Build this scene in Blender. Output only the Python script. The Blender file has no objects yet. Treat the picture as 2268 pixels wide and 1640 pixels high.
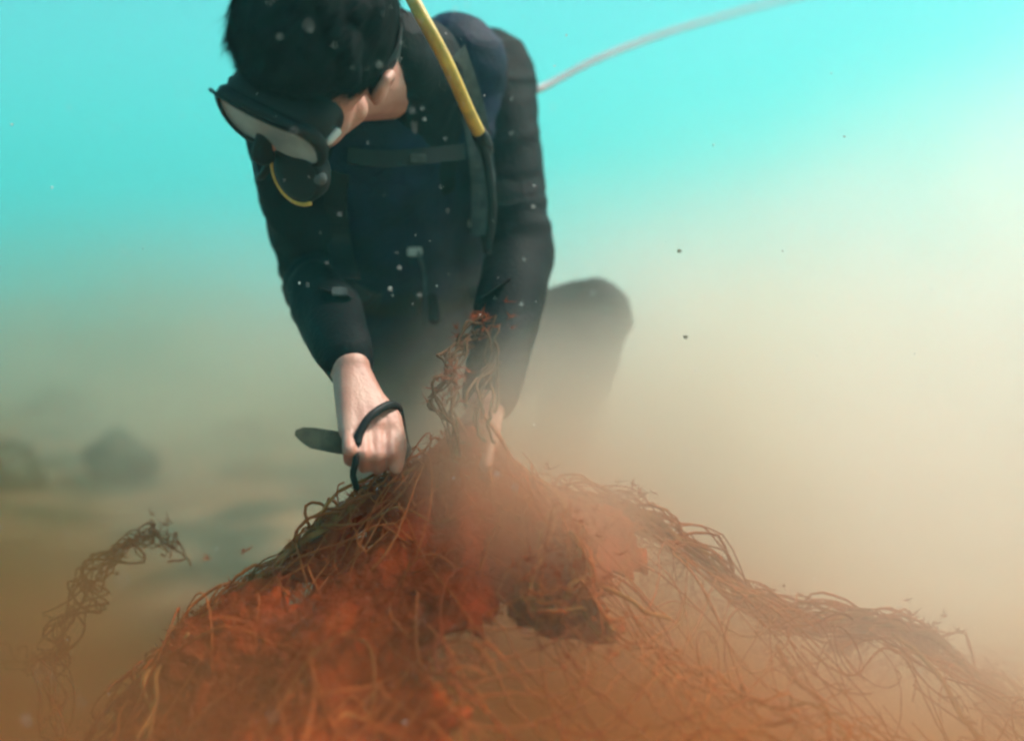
import bpy, bmesh, math, random
import numpy as np
from mathutils import Vector, Matrix, noise
from mathutils.bvhtree import BVHTree

R = math.radians
rng = random.Random(11)
scene = bpy.context.scene
COL = scene.collection

# ------------------------------------------------------------------ camera
CAM_Z, PITCH, HFOV = 0.68, R(6), R(60)
cam_d = bpy.data.cameras.new('camera')
cam_d.sensor_width = 36
cam_d.lens = 18 / math.tan(HFOV / 2)
cam_d.clip_start = 0.02
cam_d.clip_end = 400
cam_d.dof.use_dof = True
cam_d.dof.focus_distance = 1.08
cam_d.dof.aperture_fstop = 1.1
cam = bpy.data.objects.new('camera', cam_d)
COL.objects.link(cam)
cam.location = (0, 0, CAM_Z)
cam.rotation_euler = (R(90) - PITCH, 0, 0)
scene.camera = cam

# ------------------------------------------------------------------ sky and sun
SUN_AZ, SUN_EL = R(66), R(53)
world = bpy.data.worlds.new('World')
scene.world = world
world.use_nodes = True
wn = world.node_tree.nodes
bg = wn['Background']
sky = wn.new('ShaderNodeTexSky')
sky.sky_type = 'NISHITA'
sky.sun_disc = False
sky.sun_elevation = SUN_EL
sky.sun_rotation = SUN_AZ
world.node_tree.links.new(sky.outputs[0], bg.inputs[0])
bg.inputs[1].default_value = 0.08
sun_d = bpy.data.lights.new('sun', 'SUN')
sun_d.energy = 4.6
sun_d.angle = R(12)
sun_d.color = (1.0, 0.90, 0.78)
sun = bpy.data.objects.new('sun', sun_d)
COL.objects.link(sun)
sdir = Vector((math.sin(SUN_AZ) * math.cos(SUN_EL), math.cos(SUN_AZ) * math.cos(SUN_EL), math.sin(SUN_EL)))
sun.rotation_euler = sdir.to_track_quat('Z', 'Y').to_euler()
sun.location = (3, 3, 5)

scene.view_settings.view_transform = 'Standard'
scene.view_settings.look = 'None'
scene.view_settings.gamma = 1
scene.view_settings.use_curve_mapping = False
scene.view_settings.exposure = 0.75
cy = scene.cycles
cy.max_bounces = 6
cy.diffuse_bounces = 2
cy.glossy_bounces = 2
cy.transmission_bounces = 4
cy.transparent_max_bounces = 8
cy.volume_bounces = 4
cy.volume_step_rate = 1.9
cy.volume_max_steps = 256
cy.filter_width = 2.6
cy.use_denoising = True
cy.use_adaptive_sampling = True
cy.adaptive_threshold = 0.1
cy.adaptive_min_samples = 16
cy.caustics_reflective = False
cy.caustics_refractive = False


# ------------------------------------------------------------------ helpers
FPX = 1134 / math.tan(HFOV / 2)
FWD = Vector((0, math.cos(PITCH), -math.sin(PITCH)))
UP = Vector((0, math.sin(PITCH), math.cos(PITCH)))
RT = Vector((1, 0, 0))
EYE = Vector((0, 0, CAM_Z))


def at(px, py, d):
    """photo position (in a 2268 x 1640 frame) and distance in metres -> point in the world"""
    return EYE + RT * ((px - 1134) / FPX * d) - UP * ((py - 820) / FPX * d) + FWD * d


def ray(px, py):
    return (RT * ((px - 1134) / FPX) - UP * ((py - 820) / FPX) + FWD).normalized()


def tag(o, label=None, cat=None, group=None, kind=None):
    if label: o['label'] = label
    if cat: o['category'] = cat
    if group: o['group'] = group
    if kind: o['kind'] = kind
    return o


def link(name, me, parent=None, mat=None, smooth=True):
    o = bpy.data.objects.new(name, me)
    COL.objects.link(o)
    if mat:
        me.materials.clear()
        me.materials.append(mat)
    if smooth:
        me.polygons.foreach_set('use_smooth', [True] * len(me.polygons))
    if parent:
        o.parent = parent
        o.matrix_parent_inverse = Matrix.Translation(-parent.location)
    return o


def empty(name, loc):
    o = bpy.data.objects.new(name, None)
    COL.objects.link(o)
    o.location = loc
    o.empty_display_size = 0.05
    return o


class MB:
    """collects vertices and faces of one mesh"""
    def __init__(self):
        self.v, self.f = [], []

    def add(self, vs, fs):
        b = len(self.v)
        self.v += [tuple(x) for x in vs]
        self.f += [tuple(i + b for i in f) for f in fs]

    def mesh(self, name):
        me = bpy.data.meshes.new(name)
        me.from_pydata(self.v, [], self.f)
        me.update()
        return me

    def build(self, name, mat, parent=None, smooth=True):
        return link(name, self.mesh(name), parent, mat, smooth)

    def lathe(self, p0, axis, prof, n=16):
        """prof: list of (distance along axis, radius)"""
        a = Vector(axis).normalized()
        u = a.orthogonal().normalized()
        w = a.cross(u)
        vs, fs = [], []
        for (t, r) in prof:
            for k in range(n):
                q = 2 * math.pi * k / n
                vs.append(Vector(p0) + a * t + (u * math.cos(q) + w * math.sin(q)) * r)
        for i in range(len(prof) - 1):
            for k in range(n):
                k2 = (k + 1) % n
                fs.append((i * n + k, i * n + k2, (i + 1) * n + k2, (i + 1) * n + k))
        fs.append(tuple(reversed(range(n))))
        fs.append(tuple(range((len(prof) - 1) * n, len(prof) * n)))
        self.add(vs, fs)

    def capsule(self, p0, r0, p1, r1, n=18, m=5):
        p0, p1 = Vector(p0), Vector(p1)
        L = (p1 - p0).length
        if L < 1e-6:
            p1 = p0 + Vector((0, 0, 1e-4)); L = 1e-4
        prof = []
        for i in range(m):
            a = math.pi / 2 * (1 - (i + 0.25) / (m - 0.75))
            prof.append((-r0 * math.sin(a), r0 * math.cos(a)))
        prof[-1] = (0, r0)
        for i in range(m):
            a = math.pi / 2 * (i / (m - 0.75))
            prof.append((L + r1 * math.sin(a), r1 * math.cos(a)))
        self.lathe(p0, p1 - p0, prof, n)

    def ellipsoid(self, c, ax, rad, n=24, m=16):
        c = Vector(c)
        vs, fs = [], []
        for i in range(m + 1):
            th = math.pi * (i + (0.02 if i == 0 else -0.02 if i == m else 0)) / m
            for k in range(n):
                ph = 2 * math.pi * k / n
                vs.append(c + ax[0] * (rad[0] * math.sin(th) * math.cos(ph)) + ax[1] * (rad[1] * math.sin(th) * math.sin(ph)) + ax[2] * (rad[2] * math.cos(th)))
        for i in range(m):
            for k in range(n):
                k2 = (k + 1) % n
                fs.append((i * n + k, (i + 1) * n + k, (i + 1) * n + k2, i * n + k2))
        fs.append(tuple(range(n)))
        fs.append(tuple(reversed(range(m * n, m * n + n))))
        self.add(vs, fs)

    def tube(self, pts, r, n=6, cap=True):
        """r: number or function of 0..1"""
        pts = [Vector(p) for p in pts]
        rf = r if callable(r) else (lambda t: r)
        vs, fs = [], []
        nrm = None
        for i, p in enumerate(pts):
            t = (pts[min(i + 1, len(pts) - 1)] - pts[max(i - 1, 0)])
            t = t.normalized() if t.length > 1e-9 else Vector((0, 0, 1))
            if nrm is None:
                nrm = t.orthogonal().normalized()
            else:
                nrm = (nrm - t * nrm.dot(t))
                nrm = nrm.normalized() if nrm.length > 1e-6 else t.orthogonal().normalized()
            b = t.cross(nrm)
            rr = rf(i / max(1, len(pts) - 1))
            for k in range(n):
                q = 2 * math.pi * k / n
                vs.append(p + (nrm * math.cos(q) + b * math.sin(q)) * rr)
        for i in range(len(pts) - 1):
            for k in range(n):
                k2 = (k + 1) % n
                fs.append((i * n + k, i * n + k2, (i + 1) * n + k2, (i + 1) * n + k))
        if cap:
            fs.append(tuple(reversed(range(n))))
            fs.append(tuple(range((len(pts) - 1) * n, len(pts) * n)))
        self.add(vs, fs)

    def ribbon(self, pts, nrms, w, th):
        """flat webbing along pts, nrms the outward normals"""
        vs, fs = [], []
        for i, p in enumerate(pts):
            t = (pts[min(i + 1, len(pts) - 1)] - pts[max(i - 1, 0)]).normalized()
            nn = nrms[i].normalized()
            s = t.cross(nn).normalized()
            for (a, b) in ((-1, 0), (1, 0), (1, 1), (-1, 1)):
                vs.append(p + s * (a * w / 2) + nn * (b * th))
        for i in range(len(pts) - 1):
            for k in range(4):
                k2 = (k + 1) % 4
                fs.append((i * 4 + k, i * 4 + k2, (i + 1) * 4 + k2, (i + 1) * 4 + k))
        fs.append((3, 2, 1, 0))
        e = (len(pts) - 1) * 4
        fs.append((e, e + 1, e + 2, e + 3))
        self.add(vs, fs)


def spline(pts, n):
    """Catmull-Rom through pts"""
    P = [Vector(p) for p in pts]
    P = [P[0] * 2 - P[1]] + P + [P[-1] * 2 - P[-2]]
    out = []
    S = len(P) - 3
    for i in range(n):
        u = i / (n - 1) * S
        k = min(int(u), S - 1)
        t = u - k
        a, b, c, d = P[k:k + 4]
        out.append(0.5 * ((2 * b) + (c - a) * t + (2 * a - 5 * b + 4 * c - d) * t * t + (3 * b - a - 3 * c + d) * t ** 3))
    return out


def fuse(name, mb, voxel, smooth_it=6, fac=0.5):
    """weld overlapping volumes into one continuous skin"""
    me = mb.mesh(name)
    o = bpy.data.objects.new(name, me)
    COL.objects.link(o)
    m = o.modifiers.new('r', 'REMESH')
    m.mode = 'VOXEL'
    m.voxel_size = voxel
    s = o.modifiers.new('s', 'SMOOTH')
    s.factor = fac
    s.iterations = smooth_it
    dg = bpy.context.evaluated_depsgraph_get()
    dg.update()
    out = bpy.data.meshes.new_from_object(o.evaluated_get(dg))
    bpy.data.objects.remove(o)
    bpy.data.meshes.remove(me)
    out.name = name
    return out


def displace(me, fn):
    me.update()
    co = np.empty(len(me.vertices) * 3)
    no = np.empty(len(me.vertices) * 3)
    me.vertices.foreach_get('co', co)
    me.vertex_normals.foreach_get('vector', no)
    co = co.reshape(-1, 3); no = no.reshape(-1, 3)
    d = np.array([fn(Vector(c)) for c in co])
    co += no * d[:, None]
    me.vertices.foreach_set('co', co.ravel())
    me.update()


def cut_verts(me, test):
    bm = bmesh.new()
    bm.from_mesh(me)
    bmesh.ops.delete(bm, geom=[v for v in bm.verts if test(v.co)], context='VERTS')
    bm.to_mesh(me)
    bm.free()


# ------------------------------------------------------------------ materials
def material(name, base, rough=0.6, spread=0.0, scale=20.0, second=None, bump=0.0, bscale=80.0, spec=0.5, detail=4.0):
    m = bpy.data.materials.new(name)
    m.use_nodes = True
    nt = m.node_tree
    b = nt.nodes['Principled BSDF']
    b.inputs['Roughness'].default_value = rough
    b.inputs['Specular IOR Level'].default_value = spec
    tc = nt.nodes.new('ShaderNodeTexCoord')
    nz = nt.nodes.new('ShaderNodeTexNoise')
    nz.inputs['Scale'].default_value = scale
    nz.inputs['Detail'].default_value = detail
    nt.links.new(tc.outputs['Object'], nz.inputs['Vector'])
    rp = nt.nodes.new('ShaderNodeValToRGB')
    s = second or tuple(max(0, c * (1 - spread)) for c in base)
    rp.color_ramp.elements[0].position = 0.35
    rp.color_ramp.elements[1].position = 0.65
    rp.color_ramp.elements[0].color = (*s, 1)
    rp.color_ramp.elements[1].color = (*base, 1)
    nt.links.new(nz.outputs['Fac'], rp.inputs['Fac'])
    nt.links.new(rp.outputs['Color'], b.inputs['Base Color'])
    if bump:
        n2 = nt.nodes.new('ShaderNodeTexNoise')
        n2.inputs['Scale'].default_value = bscale
        n2.inputs['Detail'].default_value = 3
        nt.links.new(tc.outputs['Object'], n2.inputs['Vector'])
        bp = nt.nodes.new('ShaderNodeBump')
        bp.inputs['Strength'].default_value = bump
        bp.inputs['Distance'].default_value = 0.01
        nt.links.new(n2.outputs['Fac'], bp.inputs['Height'])
        nt.links.new(bp.outputs['Normal'], b.inputs['Normal'])
    return m


M = {
    'neoprene': material('black_neoprene', (0.005, 0.006, 0.008), 0.7, second=(0.003, 0.0035, 0.0045), scale=9, bump=0.25, bscale=140, spec=0.12),
    'navy': material('navy_nylon', (0.006, 0.013, 0.045), 0.7, second=(0.004, 0.007, 0.020), scale=14, bump=0.3, bscale=120, spec=0.2),
    'black': material('black_rubber', (0.011, 0.011, 0.012), 0.6, spread=0.4, bump=0.1, spec=0.25),
    'webbing': material('grey_webbing', (0.085, 0.10, 0.10), 0.7, spread=0.5, scale=60, bump=0.3, bscale=400),
    'skin': material('skin', (0.60, 0.31, 0.235), 0.5, second=(0.47, 0.20, 0.145), scale=22, bump=0.12, bscale=260),
    'hair': material('dark_hair', (0.010, 0.008, 0.009), 0.85, spread=0.5, scale=60, spec=0.12),
    'yellow': material('yellow_hose', (0.72, 0.46, 0.07), 0.45, second=(0.50, 0.31, 0.05), scale=50, bump=0.2, bscale=300),
    'steel': material('dull_steel', (0.15, 0.12, 0.075), 0.6, spread=0.5, scale=70),
    'chrome': material('chrome_fitting', (0.72, 0.72, 0.70), 0.25, spread=0.2),
    'rope': material('grey_rope', (0.62, 0.55, 0.58), 0.8, spread=0.4, scale=120),
    'net': material('brown_net_twine', (0.46, 0.115, 0.030), 0.9, second=(0.33, 0.075, 0.019), scale=16, spec=0.1),
    'net_sheet': material('matted_net', (0.34, 0.048, 0.010), 0.95, second=(0.24, 0.034, 0.008), scale=13, bump=0.8, bscale=60, spec=0.05, detail=8),
    'net_dark': material('dimmed_twine', (0.15, 0.070, 0.035), 0.95, second=(0.09, 0.045, 0.024), scale=16, spec=0.05),  # twine darkened so that the sunlit upper strands look dim
    'net_rope': material('tan_net_rope', (0.44, 0.17, 0.05), 0.9, second=(0.26, 0.09, 0.026), scale=40, spec=0.1),
    'algae': material('rusty_algae', (0.36, 0.062, 0.013), 0.9, second=(0.25, 0.042, 0.010), scale=10, spec=0.1),
    'sand': material('silty_sand', (0.52, 0.38, 0.24), 0.95, second=(0.38, 0.26, 0.15), scale=3.2, bump=0.6, bscale=30, spec=0.05, detail=9),
    'rock': material('weedy_rock', (0.09, 0.10, 0.065), 0.95, second=(0.045, 0.05, 0.035), scale=12, bump=0.8, bscale=30, spec=0.1),
    'speck': material('pale_speck', (0.8, 0.8, 0.78), 0.7, spread=0.2),
    'flake': material('dark_flake', (0.26, 0.21, 0.13), 0.9, spread=0.3),
    'white': material('off_white_plastic', (0.62, 0.62, 0.58), 0.5, spread=0.2),
}
# mask lens: grey-blue base colour stands in for the reflected sheen, slightly see-through
lens_m = material('mask_glass', (0.42, 0.54, 0.60), 0.14, spread=0.5, scale=18)
lens_m.node_tree.nodes['Principled BSDF'].inputs['Alpha'].default_value = 0.84
M['lens'] = lens_m

# ------------------------------------------------------------------ seabed
# brighter right side painted in: pale sand there, brown mud to the net's left
nt = M['sand'].node_tree
bs = nt.nodes['Principled BSDF']
src = bs.inputs['Base Color'].links[0].from_socket
tcs = [n for n in nt.nodes if n.type == 'TEX_COORD'][0]
sx = nt.nodes.new('ShaderNodeSeparateXYZ')
nt.links.new(tcs.outputs['Object'], sx.inputs[0])
nn_ = nt.nodes.new('ShaderNodeTexNoise'); nn_.inputs['Scale'].default_value = 1.1; nn_.inputs['Detail'].default_value = 5
nt.links.new(tcs.outputs['Object'], nn_.inputs['Vector'])
ad = nt.nodes.new('ShaderNodeMath'); ad.operation = 'MULTIPLY_ADD'; ad.inputs[1].default_value = 2.5
nt.links.new(nn_.outputs['Fac'], ad.inputs[0]); nt.links.new(sx.outputs['X'], ad.inputs[2])
mr = nt.nodes.new('ShaderNodeMapRange'); mr.interpolation_type = 'SMOOTHSTEP'
mr.inputs['From Min'].default_value = 0.4; mr.inputs['From Max'].default_value = 1.9
nt.links.new(ad.outputs[0], mr.inputs['Value'])
mx = nt.nodes.new('ShaderNodeMix'); mx.data_type = 'RGBA'
nt.links.new(mr.outputs[0], mx.inputs['Factor'])
mud = nt.nodes.new('ShaderNodeValToRGB')      # mud with dark green-grey weed patches
mud.color_ramp.elements[0].position = 0.42; mud.color_ramp.elements[0].color = (0.065, 0.075, 0.05, 1)
mud.color_ramp.elements[1].position = 0.56; mud.color_ramp.elements[1].color = (0.23, 0.15, 0.09, 1)
nw = nt.nodes.new('ShaderNodeTexNoise'); nw.inputs['Scale'].default_value = 2.3; nw.inputs['Detail'].default_value = 6
nt.links.new(tcs.outputs['Object'], nw.inputs['Vector']); nt.links.new(nw.outputs['Fac'], mud.inputs['Fac'])
nt.links.new(mud.outputs['Color'], mx.inputs[6])
nt.links.new(src, mx.inputs[7])
nt.links.new(mx.outputs[2], bs.inputs['Base Color'])


def seabed_z(x, y):
    far = min(1.0, max(0.0, (math.hypot(x, y) - 4) / 14))
    hills = far * (0.05 + 0.8 * noise.noise(Vector((x * 0.13, y * 0.13, 6))) + 0.4 * noise.noise(Vector((x * 0.4, y * 0.4, 8))))
    return hills + 0.05 * noise.noise(Vector((x * 0.9, y * 0.9, 2))) + 0.018 * noise.noise(Vector((x * 4, y * 4, 5)))


mb = MB()
xs = sorted(set([round(-3 + 0.06 * i, 3) for i in range(101)] + [-150, -90, -60, -40, -32, -25, -20, -16, -13, -10, -8, -6.5, -5.4, -4.5, -3.6, 3.6, 4.5, 5.4, 6.5, 8, 10, 13, 16, 20, 25, 32, 40, 60, 90, 150]))
ys = sorted(set([round(-0.5 + 0.06 * i, 3) for i in range(92)] + [-25, -8, -4, -2, -1, 5.6, 6.4, 7.2, 8, 9, 10, 11.5, 13, 15, 17, 20, 24, 28, 32, 38, 45, 60, 80, 110, 160, 250]))
vs = [(x, y, seabed_z(x, y)) for y in ys for x in xs]
nx = len(xs)
fs = [(j * nx + i, j * nx + i + 1, (j + 1) * nx + i + 1, (j + 1) * nx + i) for j in range(len(ys) - 1) for i in range(nx - 1)]
mb.add(vs, fs)
tag(mb.build('seabed', M['sand']), kind='structure')


# ------------------------------------------------------------------ diver
person = empty('person', at(950, 1180, 1.75))
tag(person, 'diver in black wetsuit bending over the net with bare hands, dark hair and dive mask', 'person')

# camera-space directions -> world
def cdir(x, y, z):
    return (RT * x + UP * y - FWD * z).normalized()


HF = cdir(-0.45, -0.83, 0.32)            # where the face points
HL = cdir(0.82, -0.44, 0.07)            # towards the left ear
HU = HF.cross(HL).normalized()
HL = HU.cross(HF).normalized()
HC = at(694, 128, 1.02)


def hd(l, f, u):
    return HC + HL * l + HF * f + HU * u


HAX = (HL, HF, HU)
J = dict(
    neck=at(905, 125, 1.235), chest=at(885, 300, 1.38), belly=at(925, 540, 1.56), pelvis=at(950, 770, 1.74),
    shl=at(1085, 165, 1.43), ell=at(1150, 570, 1.33), wrl=at(1078, 896, 1.115),
    shr=at(640, 225, 1.22), elr=at(692, 600, 1.34), wrr=at(775, 815, 1.11),
    hipl=at(1060, 800, 1.84), kneel=at(1312, 700, 1.62), ankl=at(1190, 1180, 1.86),
    hipr=at(870, 800, 1.80), kneer=at(920, 1300, 1.62), ankr=at(960, 1240, 2.02),
)
LAT = (J['shl'] - J['shr']).normalized()


def trunk(mb, e=0.0):
    for s, p in ((-1, 'shr'), (1, 'shl')):
        sh = J[p]
        mb.capsule(J['chest'] + LAT * s * 0.085, 0.125 + e, J['belly'] + LAT * s * 0.055, 0.115 + e)
        mb.capsule(J['belly'] + LAT * s * 0.055, 0.115 + e, J['pelvis'] + LAT * s * 0.06, 0.13 + e)
        mb.capsule(J['neck'].lerp(J['chest'], 0.25), 0.07 + e, sh, 0.066 + e)
        mb.capsule(J['chest'] + LAT * s * 0.07, 0.11 + e, sh, 0.07 + e)
    mb.capsule(J['neck'].lerp(J['chest'], 0.2), 0.085 + e, J['chest'], 0.13 + e)


def limbs(mb, e=0.0, cuffs=True):
    for s in 'rl':
        sh, el, wr = J['sh' + s], J['el' + s], J['wr' + s]
        mb.capsule(sh, 0.072 + e, sh.lerp(el, 0.5), 0.060 + e)
        mb.capsule(sh.lerp(el, 0.5), 0.060 + e, el, 0.050 + e)
        mb.capsule(el, 0.050 + e, el.lerp(wr, 0.3), 0.050 + e)
        mb.capsule(el.lerp(wr, 0.3), 0.050 + e, wr.lerp(el, 0.06) if cuffs else wr, 0.034 + e)
        hp, kn, an = J['hip' + s], J['knee' + s], J['ank' + s]
        mb.capsule(hp, 0.115 + e, kn, 0.074 + e)
        mb.capsule(kn, 0.070 + e, kn.lerp(an, 0.35), 0.064 + e)
        mb.capsule(kn.lerp(an, 0.35), 0.064 + e, an, 0.044 + e)


def finger(mb, pts, r0, r1):
    n = len(pts) - 1
    for i in range(n):
        a, b = r0 + (r1 - r0) * i / n, r0 + (r1 - r0) * (i + 1) / n
        mb.capsule(pts[i], a, pts[i + 1], b, n=12, m=4)


body = MB()
trunk(body, -0.008)
limbs(body, -0.008, cuffs=False)
# neck, skull, jaw and face
body.capsule(J['neck'].lerp(J['chest'], 0.2), 0.062, hd(0, -0.035, -0.075), 0.056)
body.ellipsoid(hd(0, -0.012, 0.018), HAX, (0.076, 0.096, 0.088))
body.ellipsoid(hd(0, 0.030, -0.040), HAX, (0.060, 0.058, 0.075))
body.capsule(hd(-0.045, 0.0, -0.065), 0.02, hd(0, 0.065, -0.102), 0.022)
body.capsule(hd(0.045, 0.0, -0.065), 0.02, hd(0, 0.065, -0.102), 0.022)
body.capsule(hd(0, 0.084, 0.008), 0.010, hd(0, 0.108, -0.030), 0.014, n=12)
body.capsule(hd(-0.03, 0.083, 0.022), 0.011, hd(0.03, 0.083, 0.022), 0.011, n=12)
body.capsule(hd(-0.018, 0.083, -0.062), 0.008, hd(0.018, 0.083, -0.062), 0.008, n=12)
body.capsule(hd(-0.018, 0.080, -0.074), 0.008, hd(0.018, 0.080, -0.074), 0.008, n=12)
for s in (-1, 1):
    body.ellipsoid(hd(s * 0.040, 0.062, -0.028), HAX, (0.022, 0.02, 0.02))
    # ear: rim and lobe
    rim = [hd(s * (0.085 + 0.010 * math.sin(q)), -0.008 - 0.020 * math.cos(q + 0.3), -0.008 + 0.030 * math.sin(q)) for q in [math.pi * (k / 6 * 1.25 - 0.35) for k in range(7)]]
    finger(body, rim, 0.0065, 0.006)
    body.ellipsoid(hd(s * 0.080, -0.008, -0.010), HAX, (0.010, 0.017, 0.026))
# the hand with the knife: back of the hand to the viewer, fingers closed round the handle
wr = J['wrr']
kn = [at(772 + 30 * i, 948 - 3 * i + (6 if i in (0, 3) else 0), 1.040 + 0.010 * i) for i in range(4)]
for i, k in enumerate(kn):
    body.capsule(wr.lerp(k, 0.05), 0.023, k, 0.0125, n=12)
for i in range(4):
    ln = (0.78, 0.95, 1.0, 0.92)[i]
    x = 773 + 31 * i
    d = 1.040 + 0.010 * i
    finger(body, [kn[i], at(x, 948 + 62 * ln, d - 0.030), at(x + 2, 948 + 92 * ln, d - 0.006), at(x + 4, 948 + 62 * ln, d + 0.022)], 0.0088, 0.0070)
finger(body, [wr.lerp(kn[3], 0.3), at(868, 925, 1.082), at(884, 985, 1.062), at(878, 1035, 1.048)], 0.0145, 0.0085)
# the other hand, pinching the lifted net
wl = J['wrl']
kl = [at(1085 - 26 * i, 985 + 4 * i, 1.080 + 0.008 * i) for i in range(4)]
for k in kl:
    body.capsule(wl.lerp(k, 0.05), 0.022, k, 0.012, n=12)
for i in range(4):
    ln = (0.8, 0.95, 1.0, 0.9)[i]
    x = 1081 - 27 * i
    d = 1.080 + 0.008 * i
    finger(body, [kl[i], at(x - 4, 988 + 52 * ln, d - 0.028), at(x - 12, 988 + 92 * ln, d - 0.012), at(x - 18, 988 + 88 * ln, d + 0.014)], 0.0088, 0.0070)
finger(body, [wl.lerp(kl[3], 0.3), at(1003, 965, 1.10), at(985, 1020, 1.08), at(1000, 1065, 1.07)], 0.014, 0.0085)
for s in 'rl':
    an = J['ank' + s]
    body.capsule(an, 0.036, an + Vector((0.02, -0.12 if s == 'l' else 0.12, -0.045)), 0.028)
bme = fuse('body', body, 0.0032, 5)
link('body', bme, person, M['skin'])

# wetsuit
suit = MB()
trunk(suit)
limbs(suit)
suit.capsule(J['neck'].lerp(J['chest'], 0.2), 0.075, J['neck'].lerp(hd(0, -0.035, -0.075), 0.30), 0.070)
for s in 'rl':      # boots
    an = J['ank' + s]
    suit.capsule(an, 0.05, an + Vector((0.02, -0.12 if s == 'l' else 0.12, -0.045)), 0.040)
sme = fuse('wetsuit', suit, 0.0055, 7)
ELB = [(J['elr'], 0.13), (J['ell'], 0.13), (J['shl'], 0.12), (J['shr'], 0.12), (J['kneel'], 0.13), (J['belly'], 0.16), (J['wrr'], 0.06), (J['wrl'], 0.06)]


def wrinkle(c):
    w = 0.25
    for p, rad in ELB:
        w = max(w, 1 - (c - p).length / rad * 0.7)
    n = noise.noise(Vector((c.x * 9, c.y * 9, c.z * 26)) + Vector((noise.noise(c * 7) * 1.5,) * 3))
    n2 = noise.noise(c * 11 + Vector((3, 1, 7)))
    return 0.0075 * w * (0.6 - abs(n) * 2.2) + 0.006 * n2


displace(sme, wrinkle)
link('wetsuit', sme, person, M['neoprene'])

# hair: a cropped cap of hair with loose strands lifting in the water
hair = MB()
hair.ellipsoid(hd(-0.004, -0.022, 0.036), HAX, (0.088, 0.105, 0.088))
hair.ellipsoid(hd(0, 0.040, 0.062), HAX, (0.068, 0.048, 0.048))
hair.ellipsoid(hd(-0.004, -0.062, -0.008), HAX, (0.068, 0.058, 0.050))
for k in range(34):
    q, e = rng.uniform(0, 6.28), rng.uniform(0.15, 1.4)
    n = Vector((math.cos(q) * math.cos(e) * 0.086, math.sin(q) * math.cos(e) * 0.098, math.sin(e) * 0.09))
    hair.ellipsoid(hd(n.x * 0.96, -0.024 + n.y * 0.98, 0.034 + n.z * 0.95), HAX, (rng.uniform(0.014, 0.022),) * 3, 10, 8)
hme = fuse('hair', hair, 0.004, 5)
displace(hme, lambda c: 0.0022 * noise.noise(c * 60) + 0.0012 * noise.noise(c * 170))
hair_o = link('hair', hme, person, M['hair'])
hb = BVHTree.FromPolygons([v.co.copy() for v in hme.vertices], [tuple(p.vertices) for p in hme.polygons])
st = MB()
for k in range(5200):
    q, e = rng.uniform(0, 6.28), math.asin(rng.uniform(-0.35, 1))
    dr = HL * (math.cos(q) * math.cos(e)) + HF * (math.sin(q) * math.cos(e)) + HU * math.sin(e)
    c0 = hd(0, -0.02, 0.03)
    loc, nn, idx, ds = hb.ray_cast(c0 + dr * 0.3, -dr)
    if loc is None: continue
    lay = (HF * 0.9 + HL * rng.uniform(-0.5, 0.5) + HU * rng.uniform(-0.3, 0.3))
    lay = (lay - nn * lay.dot(nn)).normalized()
    ln = rng.uniform(0.014, 0.034)
    lift = rng.uniform(0.0, 0.10)
    side = lay.cross(nn).normalized() * 0.0007
    p1 = loc + lay * ln * 0.5 + nn * ln * lift * 0.6
    p2 = loc + lay * ln + nn * ln * lift
    st.add([loc - side, loc + side, p1 + side, p1 - side, p2], [(0, 1, 2, 3), (3, 2, 4)])
so = st.build('hair_strands', M['hair'], hair_o, smooth=False)
so['kind'] = 'stuff'
for s in (-1, 1):
    e = MB()
    e.ellipsoid(hd(s * 0.031, 0.080, 0.002), HAX, (0.012, 0.012, 0.012), 14, 10)
    e.build('eye', M['white'], person)

# ------------------------------------------------------------------ dive mask
maskE = empty('dive_mask', hd(0, 0.10, 0.0))
tag(maskE, 'black dive mask with grey sheen painted on its glass, worn by the diver', 'dive mask')


def rrect(w, h, r, n=6):
    out = []
    for cx, cz, a0 in ((w / 2 - r, h / 2 - r, 0), (-w / 2 + r, h / 2 - r, 90), (-w / 2 + r, -h / 2 + r, 180), (w / 2 - r, -h / 2 + r, 270)):
        for k in range(n):
            a = R(a0 + 90 * k / (n - 1))
            out.append((cx + r * math.cos(a), cz + r * math.sin(a)))
    return out


def loft(rings):
    m = MB()
    n = len(rings[0])
    m.add([v for rg in rings for v in rg], [(i * n + k, i * n + (k + 1) % n, (i + 1) * n + (k + 1) % n, (i + 1) * n + k) for i in range(len(rings) - 1) for k in range(n)])
    return m


MZ = 0.0


def mring(w, h, r, f, curve=0.0):
    return [hd(a * 0.95 + 0.008, f - curve * (a / 0.08) ** 2, b + MZ) for a, b in rrect(w, h, r)]


sk = loft([mring(0.128, 0.070, 0.030, 0.068, 0.030), mring(0.134, 0.076, 0.031, 0.086, 0.026), mring(0.136, 0.072, 0.030, 0.106, 0.014), mring(0.124, 0.060, 0.026, 0.106, 0.014), mring(0.118, 0.058, 0.026, 0.082, 0.026)])
sk.build('skirt', M['black'], maskE)
fr = loft([mring(0.140, 0.074, 0.030, 0.102, 0.012), mring(0.144, 0.078, 0.031, 0.107, 0.012), mring(0.142, 0.076, 0.031, 0.115, 0.010), mring(0.130, 0.064, 0.026, 0.116, 0.010), mring(0.128, 0.062, 0.026, 0.108, 0.010)])
fr.build('frame', M['black'], maskE)
ln = MB()
ro = mring(0.131, 0.065, 0.026, 0.1125, 0.010)
ri = mring(0.131, 0.065, 0.026, 0.1095, 0.010)
n = len(ro)
ln.add(ro + ri + [hd(0, 0.1135, MZ), hd(0, 0.1095, MZ)], [(k, (k + 1) % n, 2 * n) for k in range(n)] + [(n + (k + 1) % n, n + k, 2 * n + 1) for k in range(n)])
ln.build('lens', M['lens'], maskE)
np_ = MB()
np_.capsule(hd(0, 0.108, -0.014), 0.009, hd(0, 0.118, -0.038), 0.014, n=14)
np_.build('nose_pocket', M['black'], maskE)
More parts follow.
